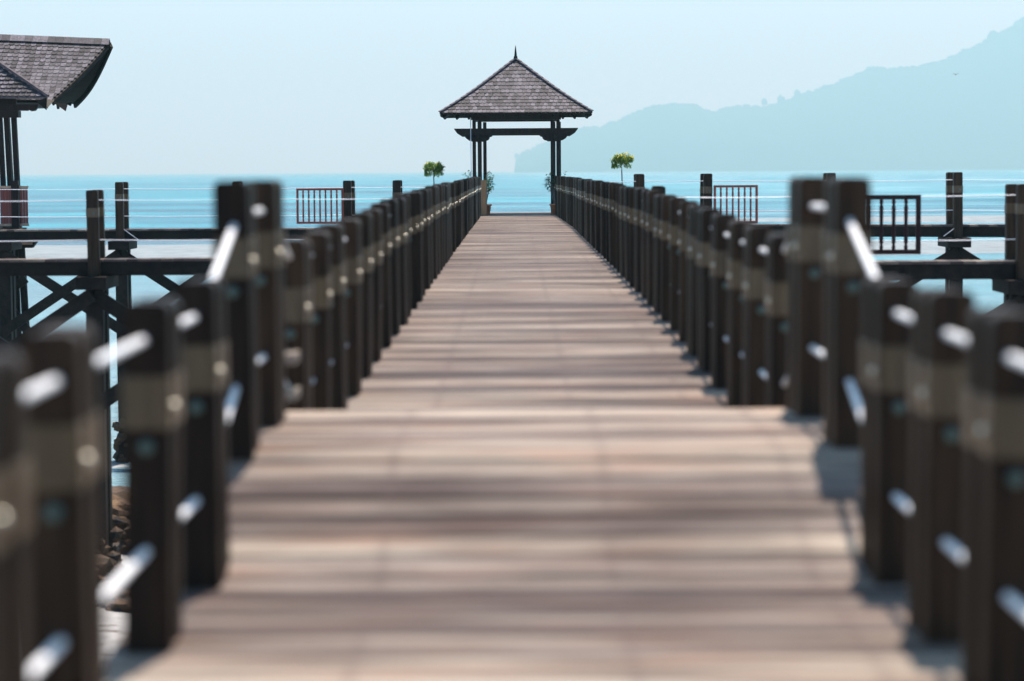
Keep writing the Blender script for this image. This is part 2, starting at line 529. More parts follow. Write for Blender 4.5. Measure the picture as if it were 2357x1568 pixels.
# trees of the wooded ridge that break its skyline: too many to count
bm = bmesh.new()
def blob(bm, c, r, sq=0.85):
    res = bmesh.ops.create_icosphere(bm, subdivisions=2, radius=r)
    for v in res['verts']:
        k = 1 + 0.45 * noise.noise(v.co * (2.2 / r) + Vector(c))
        v.co = Vector((v.co.x * k, v.co.y * k, v.co.z * k * sq)) + Vector(c)
xr0, xr1 = tab_h[1][0], tab_h[-1][0]
for i in range(760):
    x = rnd(xr0 + 5, xr1)
    h = table(tab_h, x)
    r = rnd(5.0, 11.0)
    if random.random() < 0.03:
        r = rnd(11, 16)
    blob(bm, (x, HY + rnd(-60, 20), WZ + h - 0.3 * r + rnd(-2, 2)), r)
for px, py, r in ((1677, 352, 6), (2283, 82, 9), (2302, 90, 6), (2265, 98, 5), (2000, 162, 7), (1835, 212, 5), (1798, 226, 6), (1760, 233, 5), (2250, 106, 5), (2215, 118, 4), (2349, 50, 6), (1192, 357, 4)):
    p = at(px, py, HY)
    blob(bm, (p.x, HY, p.z - r * 1.2), r * 2.4, 1.15)
forest = mesh_obj('forest', bm, M_FOREST, smooth=True)
forest['kind'] = 'stuff'
forest['label'] = 'hazy trees along the skyline of the wooded hills'

# ------------------------------------------------------------------ boardwalk
ZT = [(-5, 0.0), (7.4, 0.0), (8.35, 0.29), (9.78, 0.29), (9.80, 0.0), (12.5, 0.01), (18, 0.08), (28, 0.12), (49, 0.135), (61, 0.14), (70, 0.14)]
XLT = [(4, -0.90), (6.5, -0.91), (13.9, -0.87), (18.3, -0.84), (49, -0.828), (61, -0.822)]
XRT = [(4, 1.07), (6.5, 1.08), (8.3, 1.10), (13.9, 1.134), (18.3, 1.16), (49, 1.16), (61, 1.04)]
def zd(y): return table(ZT, y)
def xl(y): return table(XLT, y)
def xr(y): return table(XRT, y)

random.seed(11)
bm_main = bmesh.new()
bm_pale = bmesh.new()
bm = bm_main
def plank(bm, y, w, xa, xb, za, zb, th=0.035):
    """one board lying across the walk between y and y+w"""
    d = Vector((0, w, zb - za))
    nrm = Vector((0, -d.z, d.y)).normalized() * th
    j = 0.004
    pts = [Vector((xa, y, za)), Vector((xb, y, za)), Vector((xb, y + w, zb)), Vector((xa, y + w, zb))]
    dz = rnd(-0.002, 0.002)
    c = 0.006
    dn = d.normalized()
    top = [pts[0] + dn * c, pts[1] + dn * c, pts[2] - dn * c, pts[3] - dn * c]
    A = [bm.verts.new(p - nrm) for p in pts]
    B = [bm.verts.new(p - nrm * 0.15 + Vector((0, 0, dz))) for p in pts]
    T = [bm.verts.new(p + Vector((0, 0, dz + rnd(-.0008, .0008)))) for p in top]
    bm.faces.new(A[::-1]); bm.faces.new(T)
    for P, Q in ((A, B), (B, T)):
        for i in range(4):
            bm.faces.new((P[i], P[(i + 1) % 4], Q[(i + 1) % 4], Q[i]))
y = -3.0
breaks = [7.42, 8.36, 9.78]
PW = 0.142
while y < 65.4:
    w = PW - 0.012
    y1 = y + w
    for b in breaks:
        if y < b < y1 + 0.02:
            w = b - y - 0.004
            y1 = y + w
            breaks.remove(b)
            break
    if w > 0.03:
        xa = xl(y) - 0.16 + rnd(-0.012, 0.012)
        xb = xr(y) + 0.16 + rnd(-0.012, 0.012)
        if y > 61.6:
            xa, xb = -3.4 + rnd(-.01, .01), 3.9 + rnd(-.01, .01)
        za, zb = zd(y + 0.001), zd(y1)
        if abs(y1 - 9.78) < 0.02:
            zb = 0.29
        plank(bm_pale if 8.34 < y < 9.77 else bm_main, y, w, xa, xb, za, zb)
    y = y1 + 0.012
boardwalk = mesh_obj('boardwalk_path', bm, M_DECK)
mesh_obj('landing_board', bm_pale, M_DECK_PALE, boardwalk)
boardwalk['kind'] = 'structure'
boardwalk['label'] = 'long sunlit plank boardwalk leading to the pavilion'
# riser boards closing the far end of the hump, joists and bents below
bm = bmesh.new()
for xo in (-0.7, 0.1, 0.95):
    for ya, yb in ((-3, 7.38), (9.86, 30), (30, 61.5)):
        bar(bm, (xo, ya, zd(ya) - 0.13), (xo, yb, (0 if yb < 8 else zd(yb)) - 0.13), 0.07, 0.18)
    bar(bm, (xo, 7.42, -0.13), (xo, 8.36, 0.16), 0.07, 0.18)
    bar(bm, (xo, 8.37, 0.16), (xo, 9.76, 0.16), 0.07, 0.18)
for yy in (63.0, 65.0):
    bar(bm, (-3.3, yy, -0.02), (3.8, yy, -0.02), 0.1, 0.2)
mesh_obj('joist', bm, M_TIMBER, boardwalk)
bm = bmesh.new()
box(bm, (-1.0, 9.785, 0.03), (1.25, 9.81, 0.25))
mesh_obj('riser', bm, M_DECK, boardwalk)
for yy in [2.0 + 4.2 * i for i in range(15)] + [65.0]:
    bm = bmesh.new()
    for xo in (-0.85, 1.05) + ((-3.1, 3.6) if yy > 61 else ()):
        bar(bm, (xo, yy, zd(yy) - 0.24), (xo, yy, WZ - 1.2), 0.2, 0.2, (0, 1, 0))
    mesh_obj('pile', bm, M_TIMBER, boardwalk)
    bm = bmesh.new()
    xw = (-3.3, 3.8) if yy > 61 else (-1.1, 1.3)
    bar(bm, (xw[0], yy, zd(yy) - 0.33), (xw[1], yy, zd(yy) - 0.33), 0.16, 0.2)
    bar(bm, (-0.85, yy + 0.12, zd(yy) - 0.6), (1.05, yy + 0.12, -2.6), 0.05, 0.16)
    bar(bm, (1.05, yy - 0.12, zd(yy) - 0.6), (-0.85, yy - 0.12, -2.6), 0.05, 0.16)
    mesh_obj('cross_beam', bm, M_TIMBER, boardwalk)

# ------------------------------------------------------------------ railing posts
PH = 0.93
def board_outline(w, h, c=0.022):
    return [(-w / 2, 0), (w / 2, 0), (w / 2, h - c), (w / 2 - c * 0.35, h - c * 0.3), (w / 2 - c, h), (-w / 2 + c, h), (-w / 2 + c * 0.35, h - c * 0.3), (-w / 2, h - c)]

def post_mesh(w, t, gap, h, base=-0.03):
    bm = bmesh.new()
    for s in (-1, 1):
        b2 = bmesh.new()
        pts = [(x, z if z > 0 else base) for x, z in board_outline(w, h)]
        y0 = s * (gap / 2)
        y1 = s * (gap / 2 + t)
        extrude_poly(b2, pts, 'y', min(y0, y1), max(y0, y1))
        es = [e for e in b2.edges if abs(e.verts[0].co.z - e.verts[1].co.z) > 0.3]
        bmesh.ops.bevel(b2, geom=es, offset=0.006, segments=2, affect='EDGES')
        me = bpy.data.meshes.new('tmp'); b2.to_mesh(me); b2.free()
        bm.from_mesh(me); bpy.data.meshes.remove(me)
    return bm
def band_mesh(w, t, gap, z0, z1, side, p=0.004):
    bm = bmesh.new()
    for s in (side,):
        ya, yb = sorted((s * (gap / 2 - p), s * (gap / 2 + t + p)))
        box(bm, (-w / 2 - p, ya, z0), (w / 2 + p, yb, z1), 0.002)
    return bm
def disc_mesh(c, axis, r=0.02, t=0.012):
    bm = bmesh.new()
    a = Vector(c) - Vector(axis) * 0.004
    b = Vector(c) + Vector(axis) * t
    tube(bm, (a, lerp(a, b, 0.6), b), r, 14, r * 0.75)
    return bm

MW, MT, MG = 0.12, 0.11, 0.07
def make_post(parent, w, t, gap, bolt_front=True, inner=0):
    p = mesh_obj('post', post_mesh(w, t, gap, PH), M_POST, parent)
    for sd in (-1, 1):
        mesh_obj('band', band_mesh(w, t, gap, 0.597, 0.735, sd), M_BAND, p)
    mesh_obj('bolt', disc_mesh((0, -gap / 2 - t, 0.55), (0, -1, 0), 0.021), M_BOLT, p, True)
    if inner:
        mesh_obj('bolt', disc_mesh((inner * w / 2 + inner * 0.004, -gap / 2 - t / 2, 0.655), (inner, 0, 0), 0.013), M_BRASS, p, True)
    return p

def railing(name, label, ys, xf, side, seed):
    random.seed(seed)
    root = thing(name, label, 'railing', (0, 0, 0))
    proto = None
    tops = []
    for i, y in enumerate(ys):
        x = xf(y) - side * MW / 2 * -1 if side < 0 else xf(y) + MW / 2
        if side < 0:
            x = xf(y) - MW / 2
        z = zd(y)
        if proto is None:
            proto = make_post(root, MW, MT, MG, inner=-side)
            p = proto
        else:
            p = copy_tree(proto, root)
        p.location = (x + rnd(-0.008, 0.008), y, z + rnd(-0.012, 0.012))
        p.scale = (1, 1, 1.0 if y < 10 else 1.055)
        p.rotation_euler = (rnd(-.012, .012), rnd(-.012, .012), rnd(-.05, .05))
        tops.append((x, y, z))
    for dz, nm in ((0.105, 'rope'), (0.66, 'rope')):
        bm = bmesh.new()
        pts = [(x, y, z + (PH - dz) * (1.0 if y < 10 else 1.055)) for x, y, z in tops]
        pts.append((pts[-1][0], pts[-1][1] + 0.35, pts[-1][2]))
        tube(bm, pts, 0.013, 8)
        mesh_obj(nm, bm, M_ROPE, root, True)
    return root
YL = [3.2, 4.25, 5.2, 6.42, 7.4, 8.42, 9.3]
while YL[-1] < 60.0:
    YL.append(YL[-1] + 1.04)
YR = [3.7, 4.7, 5.68, 6.5, 7.4, 8.5, 9.6]
while YR[-1] < 60.0:
    YR.append(YR[-1] + 1.04)
rail_l = railing('wooden_railing', 'wooden post and wire railing on the left side of the boardwalk, sunlit inner faces', YL, xl, -1, 21)
rail_r = railing('wooden_railing', 'wooden post and wire railing on the right side of the boardwalk, shaded inner faces', YR, xr, 1, 22)
# two short boards between the posts behind the left hump
for z in (0.34, 0.49):
    bm = bmesh.new()
    box(bm, (-1.04, 9.9, z - 0.02), (-0.9, 10.1, z + 0.025), 0.004)
    mesh_obj('cross_board', bm, M_DECK, rail_l)

# ------------------------------------------------------------------ side walks on piles
def clumps(bm, c, r, n, s):
    for i in range(n):
        a = rnd(0, 6.28)
        p = Vector((c[0] + math.cos(a) * r[0] * rnd(.8, 1.1), c[1] + math.sin(a) * r[1] * rnd(.8, 1.1), c[2] + rnd(0, 1) * r[2]))
        res = bmesh.ops.create_icosphere(bm, subdivisions=1, radius=rnd(*s))
        for v in res['verts']:
            v.co = v.co * rnd(.7, 1.3) + p

SW, ST, SG = 0.15, 0.12, 0.44
def side_walk(label, rlabel, x0, x1, posts, yf, z, seed, skip=()):
    random.seed(seed)
    ym = yf((x0 + x1) / 2)
    t = thing('side_walkway', label, 'walkway')
    bm = bmesh.new()
    for off in (-0.17, 0.17):
        bar(bm, (x0, yf(x0) + off, z - 0.09), (x1, yf(x1) + off, z - 0.09), 0.08, 0.18, bev=0.006)
    mesh_obj('edge_beam', bm, M_TIMBER, t)
    bm = bmesh.new()
    n = int(abs(x1 - x0) / 0.15)
    for i in range(n):
        xa = lerp(x0, x1, i / n); xb = lerp(x0, x1, (i + 0.95) / n)
        ya = yf((xa + xb) / 2)
        box(bm, (min(xa, xb), ya - 0.212, z + 0.002), (max(xa, xb), ya + 0.212, z + 0.03 + rnd(0, .004)))
    mesh_obj('walk_board', bm, M_DECK, t)
    for i, px in enumerate(posts):
        y = yf(px)
        bm = bmesh.new()
        box(bm, (px - 0.2, y - 0.5, z - 0.35), (px + 0.2, y + 0.5, z - 0.185), 0.01)
        mesh_obj('pile_cap', bm, M_TIMBER, t)
        bm = bmesh.new()
        for s in (-1, 1):
            bar(bm, (px, y + s * 0.16, z - 0.352), (px + rnd(-.03, .03), y + s * 0.2, WZ - 1.5), 0.22, 0.2, (0, 1, 0), 0.015)
        pl = mesh_obj('pile', bm, M_TIMBER, t)
        bm = bmesh.new()
        clumps(bm, (px, y, WZ - 0.1), (0.17, 0.36, 0.9), 90, (0.04, 0.10))
        mesh_obj('barnacle', bm, M_ROCK, pl)
        if i + 1 < len(posts):
            q = posts[i + 1]
            yq = yf(q)
            drop = abs(q - px) * 0.66
            for k, (a, b) in enumerate((((px, y), (q, yq)), ((q, yq), (px, y)))):
                bm = bmesh.new()
                bar(bm, (a[0], a[1] - 0.30 - 0.06 * k, z - 0.42), (b[0], b[1] - 0.30 - 0.06 * k, z - 0.42 - drop), 0.055, 0.19, bev=0.004)
                mesh_obj('brace', bm, M_TIMBER, t)
    # its railing
    r = thing('wooden_railing', rlabel, 'railing')
    proto = None
    for px in posts:
        if px in skip:
            continue
        if proto is None:
            proto = mesh_obj('post', post_mesh(SW, ST, SG, PH, -0.18), M_POST, r)
            for sd in (-1, 1):
                mesh_obj('band', band_mesh(SW, ST, SG, 0.58, 0.70, sd), M_BAND, proto)
            mesh_obj('bolt', disc_mesh((0.02, -SG / 2 - ST, 0.63), (0, -1, 0), 0.02), M_BOLT, proto, True)
            p = proto
        else:
            p = copy_tree(proto, r)
        p.location = (px, yf(px), z)
        p.rotation_euler = (rnd(-.01, .01), rnd(-.012, .012), rnd(-.05, .05))
    for dz in (0.13, 0.65):
        bm = bmesh.new()
        pts = []
        xs = [x0] + list(posts) + [x1]
        xs.sort()
        for a, b in zip(xs, xs[1:]):
            for k in range(6):
                u = k / 6
                x = lerp(a, b, u)
                pts.append((x, yf(x), z + PH - dz - 0.012 * math.sin(math.pi * u)))
        pts.append((xs[-1], yf(xs[-1]), z + PH - dz))
        tube(bm, pts, 0.0065, 6)
        mesh_obj('rope', bm, M_ROPE, r, True)
    return t, r

side_walk('dark timber walkway on braced piles, nearer one left of the boardwalk',
          'post and wire railing of the nearer walkway left of the boardwalk',
          -12.0, -1.1, [-9.9, -7.68, -5.46, -3.24], lambda x: 31.6, 0.115, 31)
side_walk('dark timber walkway on braced piles, farther one running to the left shingled pavilion',
          'post and wire railing of the farther walkway beside the left shingled pavilion',
          -12.2, -1.1, [-9.7, -7.48, -5.26, -3.14, -2.22], lambda x: 46.2, 0.165, 32, (-9.7,))
side_walk('dark timber walkway on braced piles, nearer one right of the boardwalk',
          'post and wire railing of the nearer walkway right of the boardwalk',
          1.32, 9.5, [1.7, 3.75, 5.93, 8.1], lambda x: 28.5, 0.14, 33)
side_walk('dark timber walkway on braced piles, farther one right of the boardwalk',
          'post and wire railing of the farther walkway right of the boardwalk, behind the red gates',
          1.35, 12.0, [2.26, 3.42, 5.52, 7.58, 9.8], lambda x: 44.4 - 0.36 * x, 0.26, 34)

# steel down-pipes clipped to two posts
def pipe(label, px, y, z, dirx):
    bm = bmesh.new()
    tube(bm, [(px, y, z + 0.55), (px + 0.02, y, z + 0.02), (px + 0.02 + dirx * 0.30, y, z - 0.2)], 0.008, 6)
    o = mesh_obj('conduit', bm, M_ROPE, None, True)
    o['label'] = label; o['category'] = 'conduit'
pipe('thin bent metal conduit on a post of the farther left walkway', -7.46, 45.93, 0.2, 1)
pipe('thin bent metal conduit on a post of the farther right walkway', 7.62, 41.35, 0.3, -1)

# ------------------------------------------------------------------ red slatted gates
def gate(label, x0, x1, y, z0, z1, n, bw, rz=0.0, M_RED=M_RED):
    t = thing('slatted_gate', label, 'gate', ((x0 + x1) / 2, y, 0), rz, 'red slatted gates along the side walkways')
    w = (x1 - x0) / 2
    bm = bmesh.new()
    fr = bw * 1.15
    box(bm, (-w, -.022, z1 - fr), (w, .022, z1), 0.003)
    box(bm, (-w, -.022, z0), (w, .022, z0 + fr), 0.003)
    box(bm, (-w, -.02, z0 + fr), (-w + fr, .02, z1 - fr))
    box(bm, (w - fr, -.02, z0 + fr), (w, .02, z1 - fr))
    mesh_obj('frame', bm, M_RED, t)
    for i in range(1, n - 1):
        bm = bmesh.new()
        xx = lerp(-w + fr / 2, w - fr / 2, i / (n - 1))
        hh = z1 - z0 - 2 * fr
        zz0 = z0 + fr
        a = bw / 2
        prof = [(a * .8, 0), (a, .06 * hh), (a * .6, .10 * hh), (a, .14 * hh), (a, .18 * hh), (a * .85, .5 * hh), (a, .82 * hh), (a, .86 * hh), (a * .6, .90 * hh), (a, .94 * hh), (a * .8, hh)]
        lathe(bm, [(r, zz0 + z) for r, z in prof], (xx, 0, 0), 10)
        mesh_obj('slat', bm, M_RED, t)
    return t
gate('red slatted gate left of the boardwalk above the far walkway', -4.11, -3.22, 45.75, 0.285, 0.955, 9, 0.036)
gate('red slatted gate right of the boardwalk, the farther small one beside a post', 3.52, 4.30, 42.7, 0.31, 0.985, 8, 0.036, 0.03)
gate('blackish red slatted gate at far right, the nearer one with wide openings', 3.95, 4.72, 28.1, 0.265, 0.955, 6, 0.048, 0.0, M_RED_DARK)

# ------------------------------------------------------------------ shingled roofs
def shingle_plane(bm, L, Rr, rows, tw, nrm, seed=0):
    """L(t), Rr(t): edges from eave (t=0) to ridge (t=1)"""
    rg = random.Random(seed)
    nrm = Vector(nrm).normalized()
    for j in range(rows):
        t0 = j / rows - 0.0 / rows
        t1 = min(1.0, (j + 1.35) / rows)
        a0, b0 = Vector(L(t0)), Vector(Rr(t0))
        a1, b1 = Vector(L(t1)), Vector(Rr(t1))
        wid = (b0 - a0).length
        u = (b0 - a0).normalized()
        mid0 = (a0 + b0) / 2; mid1 = (a1 + b1) / 2
        upv = (mid1 - mid0)
        upv -= u * upv.dot(u)
        n = max(1, int(wid / tw + 0.5))
        off = (j % 2) * 0.5
        k = -off
        while k < n:
            s0 = max(0.0, k / n); s1 = min(1.0, (k + 1) / n)
            k += 1
            if s1 - s0 < 0.2 / n:
                continue
            jit = rg.uniform(-0.006, 0.006)
            p0 = a0 + (b0 - a0) * s0 + u * 0.004 - upv.normalized() * (0.0 + jit)
            p1 = a0 + (b0 - a0) * s1 - u * 0.004 - upv.normalized() * (0.0 + jit)
            # keep the tile's head inside the plane's sloping edges
            q0 = p0 + upv; q1 = p1 + upv
            la, lb = (q0 - a1).dot(u), (q1 - a1).dot(u)
            W1 = (b1 - a1).length
            if W1 < 1e-4:
                q0 = a1.copy(); q1 = a1 + u * 0.001
            else:
                q0 = a1 + u * min(max(la, 0), W1 - 0.001)
                q1 = a1 + u * min(max(lb, 0.001), W1)
            w = (p1 - p0).length
            c = min(w * 0.34, 0.036)
            lift0 = nrm * (0.019 + rg.uniform(0, 0.006)); lift1 = nrm * 0.004
            upn = upv.normalized()
            low = [p0 + upn * c, p0 + u * c * 0.3 + upn * c * 0.3, p0 + u * c, p1 - u * c, p1 - u * c * 0.3 + upn * c * 0.3, p1 + upn * c]
            top = [x + lift0 for x in low] + [q1 + lift1, q0 + lift1]
            bot = [x + lift0 - nrm * 0.009 for x in low] + [q1 + lift1 - nrm * 0.01, q0 + lift1 - nrm * 0.01]
            T = [bm.verts.new(x) for x in top]
            B = [bm.verts.new(x) for x in bot]
            try:
                bm.faces.new(T); bm.faces.new(B[::-1])
                for i in range(8):
                    bm.faces.new((T[i], B[i], B[(i + 1) % 8], T[(i + 1) % 8]))
            except ValueError:
                pass

def slab(bm, pts, nrm, th=0.03, up=0.0):
    nrm = Vector(nrm).normalized()
    A = [bm.verts.new(Vector(p) + nrm * up) for p in pts]
    B = [bm.verts.new(Vector(p) + nrm * up - nrm * th) for p in pts]
    bm.faces.new(A); bm.faces.new(B[::-1])
    n = len(pts)
    for i in range(n):
        bm.faces.new((A[i], B[i], B[(i + 1) % n], A[(i + 1) % n]))

# --- pavilion at the end of the boardwalk
random.seed(41)
PC = Vector((0.065, 63.2, 0))
DZ = 0.14
pav = thing('pavilion', 'small open pavilion with pyramid shingle roof at the end of the boardwalk', 'pavilion', (PC.x, PC.y, 0))
EZ, AZ_, HW = 2.72, 4.15, 1.93      # eave height, apex height, half width
roof_bm = bmesh.new()
sof = bmesh.new()
corners = [Vector((-HW, -HW, EZ)), Vector((HW, -HW, EZ)), Vector((HW, HW, EZ)), Vector((-HW, HW, EZ))]
apex = Vector((0, 0, AZ_))
def curve_edge(c):
    def f(t):
        p = c.lerp(apex, t)
        p.z -= 0.07 * math.sin(math.pi * t) * (1 - t * .5)       # slight bell-cast sag
        return p
    return f
for i in range(4):
    a, b = corners[i], corners[(i + 1) % 4]
    n = (b - a).cross(apex - a)
    shingle_plane(roof_bm, curve_edge(a), curve_edge(b), 15, 0.108, n, 50 + i)
for i in range(4):
    a, b = corners[i], corners[(i + 1) % 4]
    n = (b - a).cross(apex - a).normalized()
    K = 8
    for k in range(K):
        q = [curve_edge(a)(k / K), curve_edge(b)(k / K), curve_edge(b)((k + 1) / K), curve_edge(a)((k + 1) / K)]
        if k == K - 1:
            q = q[:3]
        slab(sof, q, n, 0.016, -0.004)
roof = mesh_obj('roof', roof_bm, M_SHINGLE, pav)
mesh_obj('soffit', sof, M_COLUMN, roof)
bm = bmesh.new()
for c in corners:
    f = curve_edge(c)
    for k in range(14):
        a, b = f(k / 14), f(min(1, (k + 1.15) / 14))
        bar(bm, a + Vector((0, 0, .045)), b + Vector((0, 0, .03)), 0.085, 0.022)
mesh_obj('hip_cap', bm, M_HIP, roof)
bm = bmesh.new()
lathe(bm, [(0.06, 0), (0.075, 0.03), (0.05, 0.06), (0.045, 0.12), (0.055, 0.14), (0.035, 0.17), (0.028, 0.25), (0.012, 0.40), (0.002, 0.44)], (0, 0, AZ_ - 0.08), 12)
mesh_obj('finial', bm, M_COLUMN, roof)
# eave fascia and rafters
bm = bmesh.new()
for i in range(4):
    a, b = corners[i], corners[(i + 1) % 4]
    ia, ib = a * 0.975, b * 0.975
    ia.z = ib.z = EZ - 0.025
    bar(bm, ia, ib, 0.03, 0.03)
    for k in range(1, 12):
        p = a.lerp(b, k / 12); q = p.lerp(apex, 0.42)
        bar(bm, p * 0.99 - Vector((0, 0, .03)), q - Vector((0, 0, .07)), 0.045, 0.06)
mesh_obj('rafter', bm, M_TIMBER, roof)
bm = bmesh.new()
for s in (-1, 1):
    box(bm, (-1.15, s * 1.12 - .06, EZ - 0.16), (1.15, s * 1.12 + .06, EZ - 0.03))
    box(bm, (s * 1.05 - .06, -1.05, EZ - 0.165), (s * 1.05 + .06, 1.05, EZ - 0.035))
mesh_obj('plate', bm, M_COLUMN, pav)
# clustered columns: four slender shafts at each corner
for sx in (-1, 1):
    for sy in (-1, 1):
        cx = sx * 1.0 if sy < 0 else sx * 0.985 + 0.085
        for i in (-1, 1):
            for j in (0,):
                bm = bmesh.new()
                xx, yy = cx + i * 0.073, sy * 1.12
                box(bm, (xx - .046, yy - .046, DZ), (xx + .046, yy + .046, EZ - 0.17), 0.008)
                mesh_obj('column', bm, M_COLUMN, pav)
# ornamental tie beams with scrolled ends and brackets
def scroll_beam(X0, X1, z0, z1):
    h = z1 - z0
    e = 0.42
    right = [(X1, z1), (X1 - .03, z1 - .05), (X1 - .09, z1 - h * .85), (X1 - .17, z0 - .03), (X1 - .25, z0 - 0.02), (X1 - .30, z0 + .02), (X1 - .34, z0)]
    left = [(X0 + .34, z0), (X0 + .30, z0 + .02), (X0 + .25, z0 - 0.02), (X0 + .17, z0 - .03), (X0 + .09, z1 - h * .85), (X0 + .03, z1 - .05), (X0, z1)]
    return right + left
def bracket_outline(cx, w, z1, h):
    pts = [(cx + w, z1), (cx + w, z1 - h * .12), (cx + w * .9, z1 - h * .22), (cx + w * .82, z1 - h * .25), (cx + w * .8, z1 - h * .5), (cx + w * .68, z1 - h * .78),
           (cx + w * .5, z1 - h * .88), (cx + w * .42, z1 - h)]
    return pts + [(2 * cx - x, z) for x, z in pts[::-1]]
TB1 = 2.345
for s in (-1, 1):
    bm = bmesh.new()
    extrude_poly(bm, scroll_beam(-1.59, 1.59, TB1 - 0.15, TB1), 'y', s * 1.12 - .12, s * 1.12 - .06)
    extrude_poly(bm, scroll_beam(-1.59, 1.59, TB1 - 0.15, TB1), 'y', s * 1.12 + .06, s * 1.12 + .12)
    tb = mesh_obj('tie_beam', bm, M_COLUMN, pav)
    for c in (-1, 1):
        for (u0, u1) in ((-.118, -.062), (.062, .118)):
            bm = bmesh.new()
            extrude_poly(bm, bracket_outline(c * 1.0, 0.37, TB1 - 0.152, 0.16), 'y', s * 1.12 + u0, s * 1.12 + u1)
            mesh_obj('bracket', bm, M_COLUMN, tb)
    bm = bmesh.new()
    extrude_poly(bm, [(y, z) for y, z in scroll_beam(-1.59, 1.59, TB1 - 0.30, TB1 - 0.16)], 'x', s * 1.0 - .03, s * 1.0 + .03)
    mesh_obj('tie_beam', bm, M_COLUMN, pav)
bm = bmesh.new()
box(bm, (-0.915, -1.42, DZ), (-0.76, -1.27, 1.03), 0.008)
mesh_obj('column_casing', bm, M_CASING, pav)
bm = bmesh.new()
box(bm, (1.0, -1.42, DZ), (1.16, -1.27, 0.42), 0.008)
mesh_obj('column_casing', bm, M_CASING, pav)
bm = bmesh.new()
tube(bm, [(-1.16, -1.25, EZ - .1), (-1.155, -1.25, 1.5), (-1.15, -1.25, DZ)], 0.012, 6)
mesh_obj('conduit', bm, M_ROPE, pav, True)

# ------------------------------------------------------------------ plants
def leaf(bm, p, d, up, l, w):
    d = d.normalized()
    s = d.cross(up)
    if s.length < 1e-3:
        s = d.cross(Vector((1, 0, 0)))
    s.normalize()
    m = p + d * l * 0.5 + up * l * 0.08
    vs = [bm.verts.new(p), bm.verts.new(m - s * w / 2), bm.verts.new(p + d * l), bm.verts.new(m + s * w / 2)]
    bm.faces.new(vs)

def topiary(name, label, loc, H, crown_c, rx, rz, seed, flowers, lean=0.0):
    random.seed(seed)
    t = thing(name, label, 'potted tree', loc, 0, 'potted trees beside the end pavilion')
    bm = bmesh.new()
    lathe(bm, [(0.12, 0), (0.16, 0.28), (0.18, 0.28), (0.18, 0.32), (0.155, 0.32), (0.15, 0.29)], (0, 0, 0), 20)
    pot = mesh_obj('pot', bm, M_CLAY, t, True)
    bm = bmesh.new()
    lathe(bm, [(0.15, 0.26), (0.15, 0.292)], (0, 0, 0), 16)
    mesh_obj('soil', bm, M_SOIL, pot)
    bm = bmesh.new()
    tip = Vector((lean, 0, crown_c - rz * 0.5))
    tube(bm, [(0, 0, .28), (lean * .3 + .008, 0, .28 + (tip.z - .28) * .4), (lean * .8 - .006, .01, .28 + (tip.z - .28) * .8), tip], 0.02, 7, 0.012)
    for k in range(9):
        a = rnd(0, 6.28)
        e = Vector((lean + math.cos(a) * rx * rnd(.5, .85), math.sin(a) * rx * .8, crown_c + rnd(-.3, .7) * rz))
        tube(bm, [tip - Vector((0, 0, rnd(0, .08))), tip.lerp(e, .5) + Vector((0, 0, .02)), e], 0.009, 5, 0.004)
    mesh_obj('trunk', bm, M_BARK, t, True)
    bm = bmesh.new()
    fb = bmesh.new()
    cl = []
    for k in range(64):
        a = rnd(0, 6.28); q = math.sqrt(rnd(0, 1)); 
        x = math.cos(a) * q; y2 = math.sin(a) * q
        zc = rnd(-0.55, 1.0) * math.sqrt(max(0.05, 1 - q * q * 0.8))
        cl.append(Vector((lean + x * rx, y2 * rx, crown_c + zc * rz)))
    for c in cl:
        for m in range(24):
            d = Vector((rnd(-1, 1), rnd(-1, 1), rnd(-1.1, .5)))
            p = c + Vector((rnd(-1, 1), rnd(-1, 1), rnd(-1, 1))) * 0.045
            leaf(bm, p, d, Vector((rnd(-.4, .4), rnd(-.4, .4), 1)).normalized(), rnd(.05, .085), rnd(.02, .034))
    for k in range(14):           # drooping sprays at the rim
        a = rnd(0, 6.28)
        c = Vector((lean + math.cos(a) * rx * .95, math.sin(a) * rx * .9, crown_c - rz * rnd(.3, .7)))
        for m in range(16):
            leaf(bm, c + Vector((rnd(-.03, .03), rnd(-.03, .03), -m * .006)), Vector((rnd(-.5, .5), rnd(-.5, .5), -1)), Vector((rnd(-1, 1), rnd(-1, 1), .3)).normalized(), .07, .025)
    cr = mesh_obj('crown', bm, M_LEAF, t)
    for k in range(int(flowers)):
        c = random.choice(cl)
        if c.x - lean < -0.15 * rx and random.random() < .7:
            continue
        o = c + Vector((rnd(-.03, .06), rnd(-.08, .02), rnd(.0, .06)))
        for m in range(7):
            leaf(fb, o + Vector((rnd(-1, 1), rnd(-1, 1), rnd(-1, 1))) * .02, Vector((rnd(-1, 1), rnd(-1, 1), rnd(-.4, 1))), Vector((0, 0, 1)), .045, .035)
    mesh_obj('blossom', fb, M_FLOWER, cr)
    return t
topiary('potted_tree', 'small clipped tree with drooping dark leaves left of the end pavilion', (-2.09, 63.4, DZ), 1.3, 1.21, 0.24, 0.16, 61, 16)
topiary('potted_tree', 'small clipped tree with bright yellow blossom right of the end pavilion', (2.83, 63.4, DZ), 1.4, 1.38, 0.25, 0.15, 62, 70, 0.0)

